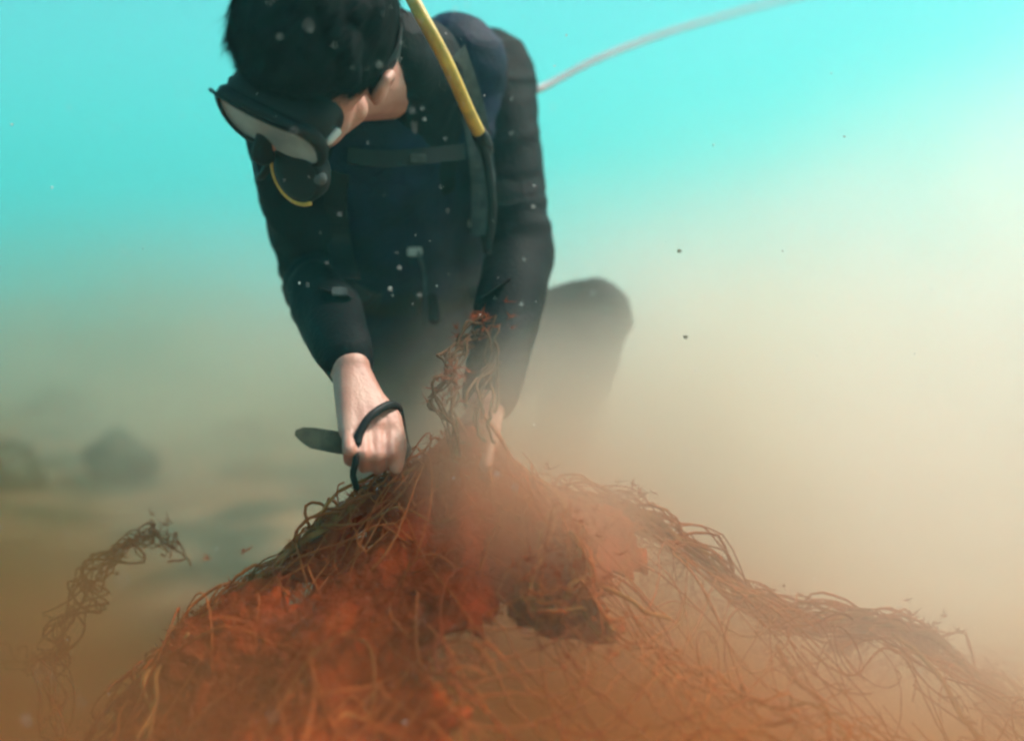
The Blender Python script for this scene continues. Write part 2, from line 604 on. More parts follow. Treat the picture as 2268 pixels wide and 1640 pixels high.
bz = MB()   # pale bezel along the upper rim of the glass
bz.tube([hd(a, 0.1168 - 0.010 * (a / 0.08) ** 2, MZ + 0.0345) for a in np.linspace(-0.056, 0.056, 14)], 0.0022, 6)
bz.build('bezel', M['black'], maskE)
stp = MB()
pts, nn = [], []
for k in range(25):
    a = math.pi * (0.10 - 1.17 * k / 24)
    dr = HL * math.cos(a) + HF * math.sin(a) * 1.0
    c0 = hd(0, -0.015, 0.012)
    loc, n1, _, _ = hb.ray_cast(c0 + dr * 0.3, -dr)
    p = loc if loc is not None and (loc - c0).length < 0.14 else c0 + dr * 0.09
    pts.append(p + dr * 0.004); nn.append(dr)
stp.ribbon(pts, nn, 0.022, 0.003)
stp.build('strap', M['black'], maskE)
for s in (-1, 1):
    b = MB()
    b.capsule(hd(s * 0.063 + 0.010, 0.088, 0.004), 0.005, hd(s * 0.067 + 0.008, 0.074, 0.004), 0.005, n=10)
    b.build('buckle', M['white'] if s > 0 else M['black'], maskE)

# ------------------------------------------------------------------ regulator
RC = at(662, 382, 1.03)
RF = cdir(-0.50, -0.45, 0.75)
reg = empty('regulator', RC)
tag(reg, 'black breathing regulator with yellow rim in the diver\'s mouth', 'regulator')
b = MB()
b.lathe(RC - RF * 0.030, RF, [(0, 0.012), (0.004, 0.026), (0.014, 0.034), (0.030, 0.036), (0.036, 0.034)], 28)
b.build('housing', M['black'], reg)
b = MB()
ru = (RT - RF * RT.dot(RF)).normalized(); rw = RF.cross(ru)
b.tube([RC + RF * 0.004 + (ru * math.cos(q) + rw * math.sin(q)) * 0.0365 for q in [R(150 + 145 * k / 30) for k in range(31)]], 0.0030, 8)
b.build('rim', M['yellow'], reg)
b = MB()
b.lathe(RC + RF * 0.005, RF, [(0, 0.032), (0.003, 0.031), (0.006, 0.024), (0.0075, 0.010)], 28)
b.build('purge_cover', M['black'], reg)
b = MB()
b.capsule(RC - RF * 0.02, 0.014, hd(0.005, 0.088, -0.068), 0.013, n=14)
b.build('mouthpiece', M['black'], reg)
b = MB()
b.capsule(RC - HL * 0.026 - RF * 0.012, 0.010, RC - HL * 0.046 - RF * 0.016, 0.008, n=12)
b.build('hose_fitting', M['black'], reg)
b = MB()
b.capsule(RC + HL * 0.016 + HU * 0.006, 0.010, RC + HL * 0.030 + HU * 0.012, 0.008, n=12)
b.build('highlight_stub', M['webbing'], reg)  # grey stub painted in for the highlight on the housing
b = MB()
b.tube(spline([RC - HL * 0.044 - RF * 0.016, at(575, 392, 1.10), at(570, 320, 1.16), at(610, 150, 1.24), at(720, -30, 1.32), at(900, -120, 1.42)], 40), 0.0048, 10)
b.build('hose', M['black'], reg)

# ------------------------------------------------------------------ buoyancy vest
vest = empty('buoyancy_vest', J['belly'])
tag(vest, 'black and navy buoyancy vest strapped over the diver\'s chest', 'dive vest')
v = MB()
CAMD = -FWD
for s in (-1, 1):
    v.capsule(J['chest'] + LAT * s * 0.075, 0.137, J['belly'] + LAT * s * 0.055, 0.130)
    v.capsule(J['belly'] + LAT * s * 0.055, 0.130, J['pelvis'].lerp(J['belly'], 0.5) + LAT * s * 0.055, 0.128)
    v.capsule(J['chest'] + LAT * s * 0.075, 0.135, J['neck'].lerp(J['sh' + ('l' if s > 0 else 'r')], 0.55), 0.078)
vme = fuse('jacket', v, 0.006, 8)
displace(vme, lambda c: 0.006 * noise.noise(c * 13) + 0.004 * (0.4 - abs(noise.noise(Vector((c.x * 12, c.y * 8, c.z * 30)))) * 1.5))
link('jacket', vme, vest, M['navy'])
vb = BVHTree.FromPolygons([x.co.copy() for x in vme.vertices] + [x.co.copy() for x in sme.vertices],
                          [tuple(p.vertices) for p in vme.polygons] + [tuple(i + len(vme.vertices) for i in p.vertices) for p in sme.polygons])


def on(px, py, off=0.004):
    loc, n1, _, ds = vb.ray_cast(EYE, ray(px, py))
    if loc is None:
        loc = at(px, py, 1.4); n1 = -FWD
    return loc - ray(px, py) * off, n1


def strap(name, pix, w, th, mat, parent, off=0.006, n=26, bow=0.0):
    a = [on(x, y, off) for x, y in pix]
    P = spline([p for p, _ in a], n)
    N = spline([nrm * 0.4 - FWD * 0.6 for _, nrm in a], n)
    m = MB()
    m.ribbon(P, N, w, th)
    return m.build(name, mat, parent, smooth=False)


strap('shoulder_strap', [(1010, 120), (1045, 240), (1062, 330), (1072, 420), (1068, 520)], 0.036, 0.005, M['webbing'], vest)
strap('shoulder_strap', [(745, 380), (740, 450), (750, 540), (770, 620)], 0.036, 0.005, M['black'], vest)
strap('chest_strap', [(770, 345), (850, 352), (940, 345), (1030, 335)], 0.022, 0.004, M['black'], vest, off=0.01)
strap('waist_strap', [(740, 650), (830, 668), (930, 672), (1040, 650), (1100, 640)], 0.045, 0.005, M['black'], vest, off=0.008)
for (x, y, w, mt) in ((925, 350, 0.022, 'webbing'), (752, 648, 0.020, 'webbing'), (918, 556, 0.022, 'white'), (1052, 495, 0.02, 'white')):
    p, n1 = on(x, y, 0.014)
    m = MB()
    nn1 = (n1 * 0.4 - FWD * 0.6).normalized()
    sx = RT.cross(nn1).cross(nn1).normalized()
    sy = nn1.cross(sx)
    ring = [p + sx * a * 1.0 + sy * b2 * 0.55 for a, b2 in rrect(w, w, w * 0.2, 4)]
    k = len(ring)
    m.add(ring + [q + nn1 * 0.006 for q in ring], [tuple(range(k, 2 * k)), tuple(reversed(range(k)))] + [(i, (i + 1) % k, k + (i + 1) % k, k + i) for i in range(k)])
    m.build('buckle', M[mt], vest, smooth=False)
p0, _ = on(925, 556, 0.022)
m = MB()
m.tube(spline([p0, at(938, 600, 1.36), at(941, 660, 1.34), at(940, 722, 1.33)], 18), 0.0028, 6)
m.build('pull_cord', M['webbing'], vest)
m = MB()
m.capsule(at(958, 660, 1.335), 0.008, at(962, 705, 1.33), 0.010, n=12)
m.build('toggle', M['black'], vest)

# ------------------------------------------------------------------ air hose and tank
hose = empty('air_hose', at(1000, 150, 1.15))
tag(hose, 'yellow air hose running down over the diver\'s shoulder', 'air hose')
hp = spline([at(850, -130, 1.20), at(915, 0, 1.12), at(985, 130, 1.13), at(1035, 240, 1.17), at(1066, 305, 1.215)], 40)
m = MB(); m.tube(hp, 0.0088, 12)
m.build('hose', M['yellow'], hose)
m = MB()
m.lathe(hp[-1], hp[-1] - hp[-3], [(-0.012, 0.0105), (0.0, 0.0115), (0.018, 0.0115), (0.03, 0.008)], 14)
m.build('fitting', M['black'], hose)
m = MB(); m.tube(spline([hp[-1], at(1082, 380, 1.235), at(1090, 470, 1.25), at(1078, 560, 1.27)], 20), 0.0065, 10)
m.build('lower_hose', M['black'], hose)

tank = empty('air_tank', at(960, 60, 1.6))
tag(tank, 'air tank with pale valve on the diver\'s back', 'air tank')
BK = (J['neck'] - J['pelvis']).normalized()
BN = LAT.cross(BK).normalized()
if BN.dot(UP) < 0: BN = -BN
T0 = J['pelvis'].lerp(J['chest'], 0.25) + BN * 0.245 + LAT * 0.0
m = MB()
m.lathe(T0, BK, [(0, 0.03), (0.01, 0.07), (0.03, 0.082), (0.36, 0.082), (0.40, 0.074), (0.425, 0.05), (0.44, 0.024), (0.46, 0.02)], 28)
m.build('cylinder', M['webbing'], tank)
m = MB()
m.lathe(T0 + BK * 0.46, BK, [(0, 0.02), (0.02, 0.022), (0.05, 0.02), (0.055, 0.012)], 16)
m.lathe(T0 + BK * 0.485 - LAT * 0.05, LAT, [(0, 0.012), (0.1, 0.012)], 14)
m.build('valve', M['chrome'], tank)
m = MB()
m.lathe(T0 + BK * 0.485 + LAT * 0.05, LAT, [(0, 0.016), (0.004, 0.02), (0.024, 0.02), (0.028, 0.015)], 14)
m.build('knob', M['black'], tank)

# ------------------------------------------------------------------ knife
kd = (at(692, 968, 1.035) - at(880, 1000, 1.075)).normalized()
kh = at(905, 1003, 1.082)
kb = at(775, 984, 1.055)
knife = empty('dive_knife', kb)
tag(knife, 'dark dive knife gripped in the diver\'s bare hand', 'knife')
m = MB()
m.tube([kh + (kb - kh) * t for t in np.linspace(0, 1, 12)], lambda t: 0.0105 + 0.0016 * math.sin(t * 14), 12)
m.build('handle', M['black'], knife)
m = MB()
kup = UP - kd * UP.dot(kd); kup.normalize()
kn2 = kd.cross(kup)
prof = [(-0.002, 0.013, -0.013), (0.02, 0.013, -0.013), (0.045, 0.0125, -0.012), (0.058, 0.011, -0.006), (0.066, 0.006, 0.000)]
vs, fs = [], []
for t, a, c in prof:
    base = kb + kd * t
    vs += [base + kup * a + kn2 * 0.0018, base + kup * c, base + kup * a - kn2 * 0.0018]
for i in range(len(prof) - 1):
    for k in range(3):
        fs.append((i * 3 + k, i * 3 + (k + 1) % 3, (i + 1) * 3 + (k + 1) % 3, (i + 1) * 3 + k))
fs += [(2, 1, 0), tuple(range(len(vs) - 3, len(vs)))]
m.add(vs, fs)
m.build('blade', M['steel'], knife, smooth=False)
m = MB()
m.lathe(kb - kd * 0.004, kd, [(0, 0.016), (0.001, 0.018), (0.005, 0.018), (0.006, 0.016)], 16)
m.build('guard', M['black'], knife)
m = MB()
m.tube(spline([at(790, 985, 1.020), at(797, 958, 1.026), at(818, 924, 1.036), at(846, 903, 1.052), at(868, 896, 1.072), at(884, 908, 1.092), at(893, 960, 1.092), at(903, 1003, 1.085)], 34), 0.0052, 8)
m.build('lanyard', M['black'], knife)
m = MB()
m.tube(spline([at(790, 985, 1.020), at(788, 1020, 1.012), at(782, 1050, 1.02), at(790, 1080, 1.04)], 14), 0.004, 8)
m.build('lanyard_tail', M['black'], knife)

# ------------------------------------------------------------------ safety line
rp = spline([at(1188, 200, 1.50), at(1225, 182, 1.62), at(1330, 128, 1.75), at(1460, 78, 1.95), at(1600, 36, 2.2), at(1745, -2, 2.5), at(1950, -45, 3.0), at(2200, -85, 3.7)], 160)
line = empty('safety_line', rp[0])
tag(line, 'thin grey twisted rope trailing from the diver\'s back up through the blue water', 'rope')
for q0 in (0, 2.094, 4.189):
    m = MB()
    P = []
    for i, p in enumerate(rp):
        t = (rp[min(i + 1, 159)] - rp[max(i - 1, 0)]).normalized()
        u = t.cross(Vector((0, 0, 1))).normalized(); w = t.cross(u)
        q = q0 + i * 0.75
        P.append(p + (u * math.cos(q) + w * math.sin(q)) * 0.0034)
    m.tube(P, 0.0034, 5)
    m.build('strand', M['rope'], line)

# ------------------------------------------------------------------ the fishing net, lifted into a tent by the diver's hands
CTL = [(800, 1085, 1.09), (900, 1040, 1.10), (1000, 950, 1.09), (1070, 940, 1.09), (1160, 1050, 1.11), (1250, 1110, 1.13),
       (690, 1190, 1.07), (560, 1300, 1.04), (420, 1420, 1.01), (300, 1530, 0.99), (210, 1640, 0.97),
       (1400, 1130, 1.16), (1550, 1230, 1.17), (1700, 1340, 1.17), (1880, 1370, 1.19), (2050, 1415, 1.20), (2160, 1500, 1.20), (2290, 1590, 1.22), (2500, 1700, 1.25),
       (650, 1380, 0.93), (800, 1330, 0.96), (1000, 1200, 1.00), (1200, 1250, 0.98), (1000, 1400, 0.90), (1300, 1420, 0.93), (1600, 1450, 0.98), (1900, 1530, 1.0),
       (450, 1640, 0.86), (700, 1640, 0.82), (1000, 1640, 0.81), (1400, 1640, 0.82), (1800, 1640, 0.87), (2200, 1700, 0.95), (100, 1800, 0.90),
       (500, 1900, 0.72), (1134, 1950, 0.68), (1800, 1900, 0.74)]
cp = [at(*c) for c in CTL]
# behind the ridge the net drops to the bottom
for (px, py, d) in CTL[:19]:
    q = at(px, py, d)
    cp.append(Vector((q.x * 1.05, q.y + 0.20, max(0.03, q.z - 0.22))))
    cp.append(Vector((q.x * 1.1, q.y + 0.42, 0.02)))
for x in np.linspace(-1.1, 1.3, 9):
    cp.append(Vector((x, 0.22, 0.02)))
CP = np.array([tuple(c) for c in cp])
NC = len(CP)


def kern(d):
    return d
A = np.zeros((NC + 3, NC + 3))
D = np.sqrt(((CP[:, None, :2] - CP[None, :, :2]) ** 2).sum(-1))
A[:NC, :NC] = D + np.eye(NC) * 0.004
A[:NC, NC] = 1; A[:NC, NC + 1:] = CP[:, :2]
A[NC, :NC] = 1; A[NC + 1:, :NC] = CP[:, :2].T
W = np.linalg.solve(A, np.concatenate([CP[:, 2], np.zeros(3)]))


def net_h(x, y):
    d = np.sqrt((CP[:, 0] - x) ** 2 + (CP[:, 1] - y) ** 2)
    return float(d @ W[:NC] + W[NC] + W[NC + 1] * x + W[NC + 2] * y)


def folds(x, y):
    """folds run down and outwards from the lifted part"""
    ax, ay = x + 0.07, y - 1.12
    ang = math.atan2(ax, -ay)
    r = math.hypot(ax, ay)
    f = math.sin(ang * 11 + 2.5 * noise.noise(Vector((x * 3, y * 3, 1)))) * 0.018 * min(1, r * 2.5)
    f += 0.022 * noise.noise(Vector((x * 7, y * 7, 9))) + 0.009 * noise.noise(Vector((x * 18, y * 18, 4)))
    return f


def net_p(x, y, lift=0.0):
    return Vector((x, y, max(0.012, net_h(x, y) + folds(x, y) + lift)))


net = empty('fishing_net', net_p(0.0, 0.95))
tag(net, 'rusty brown algae-matted fishing net heaped on the seabed and lifted by the diver\'s hands', 'fishing net')

PATCH = [(at(*c), r) for c, r in (((600, 1450, 0.92), 0.20), ((470, 1600, 0.86), 0.20), ((760, 1560, 0.85), 0.10), ((1225, 1230, 0.98), 0.075), ((1280, 1380, 0.94), 0.05), ((960, 1080, 1.05), 0.075),
         ((780, 1130, 1.07), 0.09), ((690, 1200, 1.06), 0.10), ((560, 1310, 1.03), 0.10), ((420, 1430, 1.0), 0.10), ((1720, 1370, 1.14), 0.05), ((2050, 1430, 1.17), 0.05), ((2200, 1570, 1.16), 0.07), ((1050, 960, 1.08), 0.05))]


def in_patch(x, y, h):
    return any(math.hypot(x - p.x, y - p.y) < r * (1 - 1.7 * h) for p, r in PATCH) and h < 0.5


# matted sheet (torn through where the silt shows between the folds)
X0, X1, Y0, Y1, S = -0.72, 0.95, 0.36, 1.52, 0.011
nx, ny = int((X1 - X0) / S), int((Y1 - Y0) / S)
G = [[None] * nx for _ in range(ny)]
vs = []
for j in range(ny):
    for i in range(nx):
        x = X0 + S * i; y = Y0 + S * j
        p = net_p(x, y) + Vector((noise.noise(Vector((x * 25, y * 25, 0))), noise.noise(Vector((x * 25, y * 25, 8))), noise.noise(Vector((x * 40, y * 40, 3))))) * 0.007
        vs.append(p)
fs = []
for j in range(ny - 1):
    for i in range(nx - 1):
        x = X0 + S * i; y = Y0 + S * j
        h = noise.noise(Vector((x * 4.5, y * 4.5, 21))) + 0.5 * noise.noise(Vector((x * 14, y * 14, 3))) + 0.25 * noise.noise(Vector((x * 45, y * 45, 3)))
        edge = min(x - X0, X1 - x, y - Y0, Y1 - y)
        if not in_patch(x, y, h) or edge < 0.06 + 0.05 * noise.noise(Vector((x * 9, y * 9, 7))):
            continue
        fs.append((j * nx + i, j * nx + i + 1, (j + 1) * nx + i + 1, (j + 1) * nx + i))
m = MB(); m.add(vs, fs)
so = m.build('matted_sheet', M['net_sheet'], net)
sd = so.modifiers.new('thickness', 'SOLIDIFY'); sd.thickness = 0.004; sd.offset = -1

# diamond meshes of twine, two loose layers
for lay, (pitch, lift, seed) in enumerate(((0.036, 0.006, 0),)):
    m = MB()
    nu, nv = int((X1 - X0) / pitch), int((Y1 - Y0) / pitch)

    def node(i, j):
        x = X0 + 0.03 + i * pitch; y = Y0 + 0.03 + j * pitch
        wv = Vector((x * 6, y * 6, seed))
        x += 0.06 * noise.noise(wv); y += 0.06 * noise.noise(wv + Vector((9, 3, 1)))
        return net_p(x, y, lift + 0.010 * noise.noise(Vector((x * 12, y * 12, seed + 4))))
    for j in range(nv - 1):
        for i in range(nu - 1):
            if noise.noise(Vector((i * pitch * 5, j * pitch * 5, seed + 7))) > 0.15: continue
            for (a, b) in (((i, j), (i + 1, j + 1)), ((i + 1, j), (i, j + 1))):
                p, q = node(*a), node(*b)
                mid = (p + q) / 2 + Vector((rng.uniform(-1, 1), rng.uniform(-1, 1), rng.uniform(-1, 0.6))) * 0.006
                m.tube([p, p.lerp(mid, 0.6), mid, q], 0.0010, 4, cap=False)
    o = m.build('twine_mesh', M['net'], net)
    o['kind'] = 'stuff'


def net_line(name, pix, r, mat, n=60, wob=0.006, nn=7):
    P = spline([at(*p) for p in pix], n)
    P = [p + Vector((noise.noise(p * 22), noise.noise(p * 22 + Vector((5, 0, 0))), noise.noise(p * 22 + Vector((0, 5, 0))))) * wob for p in P]
    m = MB(); m.tube(P, r, nn)
    m.build(name, mat, net)
    return P


LINES = []
LINES.append(net_line('edge_rope', [(985, 1000, 1.07), (880, 1060, 1.07), (760, 1128, 1.05), (690, 1185, 1.04), (560, 1292, 1.01), (420, 1410, 0.98), (330, 1500, 0.96), (345, 1580, 0.93), (330, 1680, 0.90)], 0.0045, M['net_rope'], 90, 0.010))
LINES.append(net_line('edge_rope', [(1050, 990, 1.07), (1150, 1050, 1.09), (1250, 1100, 1.10), (1420, 1135, 1.13), (1560, 1235, 1.14), (1700, 1345, 1.14), (1860, 1368, 1.16), (2040, 1405, 1.17), (2160, 1490, 1.17), (2330, 1600, 1.19)], 0.0048, M['net_rope'], 90, 0.012))
LINES.append(net_line('loose_twine', [(1228, 1085, 1.09), (1262, 1150, 1.05), (1268, 1230, 1.01), (1285, 1310, 0.96), (1330, 1370, 0.93), (1352, 1400, 0.91)], 0.0030, M['net_rope']))
LINES.append(net_line('loose_twine', [(1280, 1110, 1.09), (1210, 1215, 1.0), (1175, 1300, 0.95), (1190, 1345, 0.93), (1240, 1350, 0.92), (1295, 1340, 0.92)], 0.0028, M['net_rope']))
LINES.append(net_line('loose_twine', [(1290, 1280, 0.96), (1400, 1330, 0.96), (1440, 1360, 0.96), (1490, 1370, 0.98)], 0.0026, M['net_rope']))
LINES.append(net_line('loose_twine', [(1010, 930, 1.08), (1050, 985, 1.07), (1080, 1040, 1.05), (1105, 1150, 1.02), (1060, 1260, 0.97), (1000, 1330, 0.94)], 0.0026, M['net']))
LINES.append(net_line('loose_twine', [(1050, 900, 1.09), (1085, 930, 1.06), (1110, 965, 1.06), (1130, 1010, 1.07)], 0.0022, M['net']))
LINES.append(net_line('loose_twine', [(300, 1640, 0.90), (345, 1560, 0.93), (350, 1490, 0.95), (420, 1400, 0.97)], 0.0030, M['net_rope']))
LINES.append(net_line('loose_twine', [(1720, 1430, 1.03), (1760, 1500, 0.99), (1830, 1560, 0.96), (1840, 1650, 0.92)], 0.003, M['net']))
LINES.append(net_line('loose_twine', [(1980, 1400, 1.12), (2060, 1470, 1.06), (2120, 1560, 1.02), (2180, 1660, 0.98)], 0.003, M['net_rope']))

# tangled loose twine: strands that wander over the heap, and bundles along its ridges
def wander(m, p0, ang, ln, r, lift, seed, meander=2.2):
    n = 22
    x, y = p0
    P = []
    for i in range(n):
        P.append(net_p(x, y, lift + 0.018 * noise.noise(Vector((x * 9, y * 9, seed))) + 0.012 * math.sin(i * 0.5 + seed)))
        ang += meander * noise.noise(Vector((x * 6, y * 6, seed * 1.7))) * 0.35
        x += math.cos(ang) * ln / n; y += math.sin(ang) * ln / n
    m.tube(P, lambda t: r * (0.7 + 0.5 * abs(noise.noise(Vector((t * 6, seed, 0))))), 4, cap=False)


def bundle(m, pix, count, spread_, r, n=64):
    base = spline([at(*p) for p in pix], n)
    for k in range(count):
        ph = rng.uniform(0, 50)
        a, b = rng.uniform(0, 0.25), rng.uniform(0.7, 1.0)
        P = []
        for i in range(int(n * a), int(n * b)):
            q = base[i]
            P.append(q + Vector((noise.noise(Vector((i * 0.16, ph, 0))), noise.noise(Vector((i * 0.16, ph, 9))), noise.noise(Vector((i * 0.16, ph, 18))))) * spread_
                     + Vector((noise.noise(Vector((i * 0.6, ph, 3))), noise.noise(Vector((i * 0.6, ph, 5))), noise.noise(Vector((i * 0.6, ph, 7))))) * spread_ * 0.12)
        if len(P) > 3:
            m.tube(P, r * rng.uniform(0.6, 1.4), 4, cap=False)


for mt, cnt in (('net', 170), ('algae', 110), ('net_rope', 26)):
    m = MB()
    for k in range(cnt):
        x, y = rng.uniform(X0 + 0.1, X1 - 0.1), rng.uniform(Y0 + 0.12, Y1 - 0.25)
        ang = math.atan2(y - 1.1, x + 0.05) + rng.gauss(0, 0.7) + (math.pi if rng.random() < 0.5 else 0)
        wander(m, (x, y), ang, rng.uniform(0.12, 0.5), rng.uniform(0.0008, 0.0018), rng.uniform(0.0, 0.014), k)
    o = m.build('tangled_twine', M[mt], net)
    o['kind'] = 'stuff'
LEFT = [(985, 1000, 1.08), (880, 1060, 1.08), (760, 1128, 1.06), (690, 1185, 1.05), (560, 1292, 1.02), (420, 1410, 0.99), (330, 1500, 0.97), (300, 1660, 0.92)]
RIGHT = [(1050, 990, 1.08), (1150, 1050, 1.10), (1250, 1100, 1.11), (1420, 1135, 1.14), (1560, 1235, 1.15), (1700, 1345, 1.15), (1860, 1368, 1.17), (2040, 1405, 1.18), (2160, 1490, 1.18), (2330, 1600, 1.20)]
FAR = [(90, 1680, 1.02), (115, 1560, 1.06), (125, 1470, 1.10), (155, 1370, 1.15), (190, 1300, 1.18), (255, 1230, 1.22), (310, 1190, 1.25), (365, 1185, 1.26), (385, 1250, 1.25)]
UPPER = [(1030, 1060, 1.06), (1010, 960, 1.05), (985, 880, 1.06), (1010, 790, 1.12), (1060, 730, 1.17), (1100, 740, 1.17), (1085, 830, 1.10), (1060, 930, 1.05), (1080, 1040, 1.05)]
FOLD = [(1240, 1090, 1.08), (1190, 1200, 1.01), (1170, 1300, 0.96), (1220, 1350, 0.93), (1290, 1300, 0.95), (1270, 1180, 1.02), (1330, 1360, 0.93), (1430, 1370, 0.96)]
for pix, cnt, sp_, r, mt in ((LEFT, 22, 0.038, 0.0015, 'net'), (RIGHT, 22, 0.045, 0.0015, 'net'), (FAR, 12, 0.045, 0.0013, 'algae'), ([(-60, 1440, 1.16), (40, 1460, 1.14), (95, 1475, 1.12), (135, 1440, 1.10), (180, 1500, 1.08)], 6, 0.03, 0.0013, 'algae'),
                             (UPPER, 12, 0.034, 0.0016, 'net_dark'), (FOLD, 18, 0.036, 0.0015, 'net'), (FOLD, 5, 0.025, 0.0024, 'net_rope'), (LEFT, 7, 0.03, 0.0016, 'net_rope'), (RIGHT, 7, 0.03, 0.0016, 'net_rope')):
    m = MB()
    bundle(m, pix, cnt, sp_, r)
    o = m.build('twine_bundle', M[mt], net)
    o['kind'] = 'stuff'

# algae fuzz: on the sheet and along the lines
m = MB()


def tuft(p, n, ln, up=1.0):
    for _ in range(n):
        d = Vector((rng.gauss(0, 1), rng.gauss(0, 1), abs(rng.gauss(0, 1)) * up)).normalized()
        s = d.orthogonal().normalized() * rng.uniform(0.0003, 0.0007)
        l = ln * rng.uniform(0.4, 1.3)
        b = Vector((rng.gauss(0, 1), rng.gauss(0, 1), rng.gauss(0, 1))) * l * 0.35
        p1 = p + d * l * 0.5 + b * 0.4; p2 = p + d * l + b
        m.add([p - s, p + s, p1 + s, p1 - s, p2], [(0, 1, 2, 3), (3, 2, 4)])


for k in range(14000):
    x, y = rng.uniform(X0 + 0.03, X1 - 0.03), rng.uniform(Y0 + 0.03, Y1 - 0.03)
    if not in_patch(x, y, 0.6 * noise.noise(Vector((x * 9, y * 9, 40)))): continue
    tuft(net_p(x, y, 0.002), 5, 0.010)
for P in LINES:
    for p in P:
        if noise.noise(p * 14) > 0.15:
            tuft(p + Vector((rng.gauss(0, 1), rng.gauss(0, 1), rng.gauss(0, 1))) * 0.003, 10, 0.006, 0.8)
for (px, py, d, rr, nn) in ((1075, 745, 1.17, 0.030, 60), (1000, 850, 1.07, 0.022, 40), (345, 1185, 1.25, 0.022, 20), (255, 1228, 1.22, 0.016, 14), (1380, 1140, 1.12, 0.030, 160),
                            (1230, 1290, 0.96, 0.04, 160), (1260, 1180, 1.02, 0.03, 120), (2210, 1560, 1.17, 0.04, 180), (1720, 1370, 1.13, 0.03, 120), (2030, 1420, 1.16, 0.03, 120),
                            (1010, 1010, 1.07, 0.025, 120), (960, 1060, 1.07, 0.025, 100), (620, 1440, 0.90, 0.06, 200), (780, 1420, 0.90, 0.06, 200)):
    c = at(px, py, d)
    for _ in range(nn):
        tuft(c + Vector((rng.gauss(0, 1), rng.gauss(0, 1), rng.gauss(0, 1))) * rr * 0.6, 7, 0.010)
o = m.build('algae', M['algae'], net, smooth=False)
o['kind'] = 'stuff'

# ------------------------------------------------------------------ rocks on the seabed
def rock(px, py, d, r, label, seed, flat=0.75):
    c = at(px, py, d)
    c.z = seabed_z(c.x, c.y)
    m = MB()
    ax = (Vector((1, 0, 0)), Vector((0, 1, 0)), Vector((0, 0, 1)))
    m.ellipsoid(c + Vector((0, 0, r * flat * 0.55)), ax, (r, r * 0.85, r * flat), 40, 26)
    me = m.mesh('rock')
    displace(me, lambda q: r * (0.35 * noise.noise((q - c) / r * 1.3 + Vector((seed, 0, 0))) + 0.12 * noise.noise((q - c) / r * 4 + Vector((seed, 4, 0)))))
    o = link('rock', me, None, M['rock'])
    tag(o, label, 'rock', 'rocks on the silty seabed')
    return o


rock(262, 1045, 3.1, 0.12, 'dark round rock half hidden in silt left of the knife', 1)
rock(10, 1065, 2.9, 0.13, 'dark rock in silt at the left edge of the picture', 6)
rock(540, 960, 3.8, 0.10, 'small low rock in silt between round rock and the knife', 11, 0.5)
rock(150, 905, 4.6, 0.18, 'flat rock farthest back in the silt at left', 17, 0.45)

# ------------------------------------------------------------------ drifting particles
m = MB()


def speck(p, r):
    a = rng.uniform(0.6, 1.4)
    vs = [p + Vector((r * a, 0, 0)), p - Vector((r * a, 0, 0)), p + Vector((0, r, 0)), p - Vector((0, r, 0)), p + Vector((0, 0, r / a)), p - Vector((0, 0, r / a))]
    m.add(vs, [(0, 2, 4), (2, 1, 4), (1, 3, 4), (3, 0, 4), (2, 0, 5), (1, 2, 5), (3, 1, 5), (0, 3, 5)])


for k in range(240):
    d = rng.uniform(0.35, 1.15)
    speck(at(rng.uniform(-100, 2400), rng.uniform(-100, 1700), d), rng.uniform(0.0004, 0.0012) * (0.5 + d))
for (px, py) in ((622, 80), (741, 103), (838, 145), (918, 292), (988, 308), (912, 245), (1130, 293), (1180, 458), (978, 415), (1162, 575), (1153, 673), (865, 637), (750, 475), (1216, 197), (890, 95), (885, 130), (1314, 648), (938, 240), (940, 265), (1190, 772), (1100, 1050), (1010, 20), (1035, 12)):
    speck(at(px + rng.uniform(-3, 3), py + rng.uniform(-3, 3), rng.uniform(0.80, 0.92)), rng.uniform(0.0009, 0.0018))
for k in range(46):
    speck(at(rng.uniform(520, 1240), rng.uniform(0, 800), rng.uniform(0.85, 1.02)), rng.uniform(0.0004, 0.0011))
o = m.build('drifting_particles', M['speck'], None, smooth=False)
tag(o, 'pale specks drifting in the water in front of the diver', 'particles', kind='stuff')
for (px, py, d, lb) in ((1505, 556, 1.2, 'upper of two tiny dark flakes adrift right of the diver'), (1518, 746, 1.2, 'lower of two tiny dark flakes adrift right of the diver')):
    m = MB(); c = at(px, py, d)
    m.ellipsoid(c, (RT, UP, FWD), (0.003, 0.0026, 0.0012), 10, 6)
    me = m.mesh('drifting_flake')
    displace(me, lambda q: 0.001 * noise.noise(q * 400))
    tag(link('drifting_flake', me, None, M['flake']), lb, 'debris', 'dark flakes adrift')


# ------------------------------------------------------------------ the water and the stirred-up silt
def box(name, lo, hi, mat):
    vs = [(x, y, z) for z in (lo[2], hi[2]) for y in (lo[1], hi[1]) for x in (lo[0], hi[0])]
    m = MB()
    m.add(vs, [(0, 2, 3, 1), (4, 5, 7, 6), (0, 1, 5, 4), (2, 6, 7, 3), (0, 4, 6, 2), (1, 3, 7, 5)])
    return m.build(name, mat, None, smooth=False)


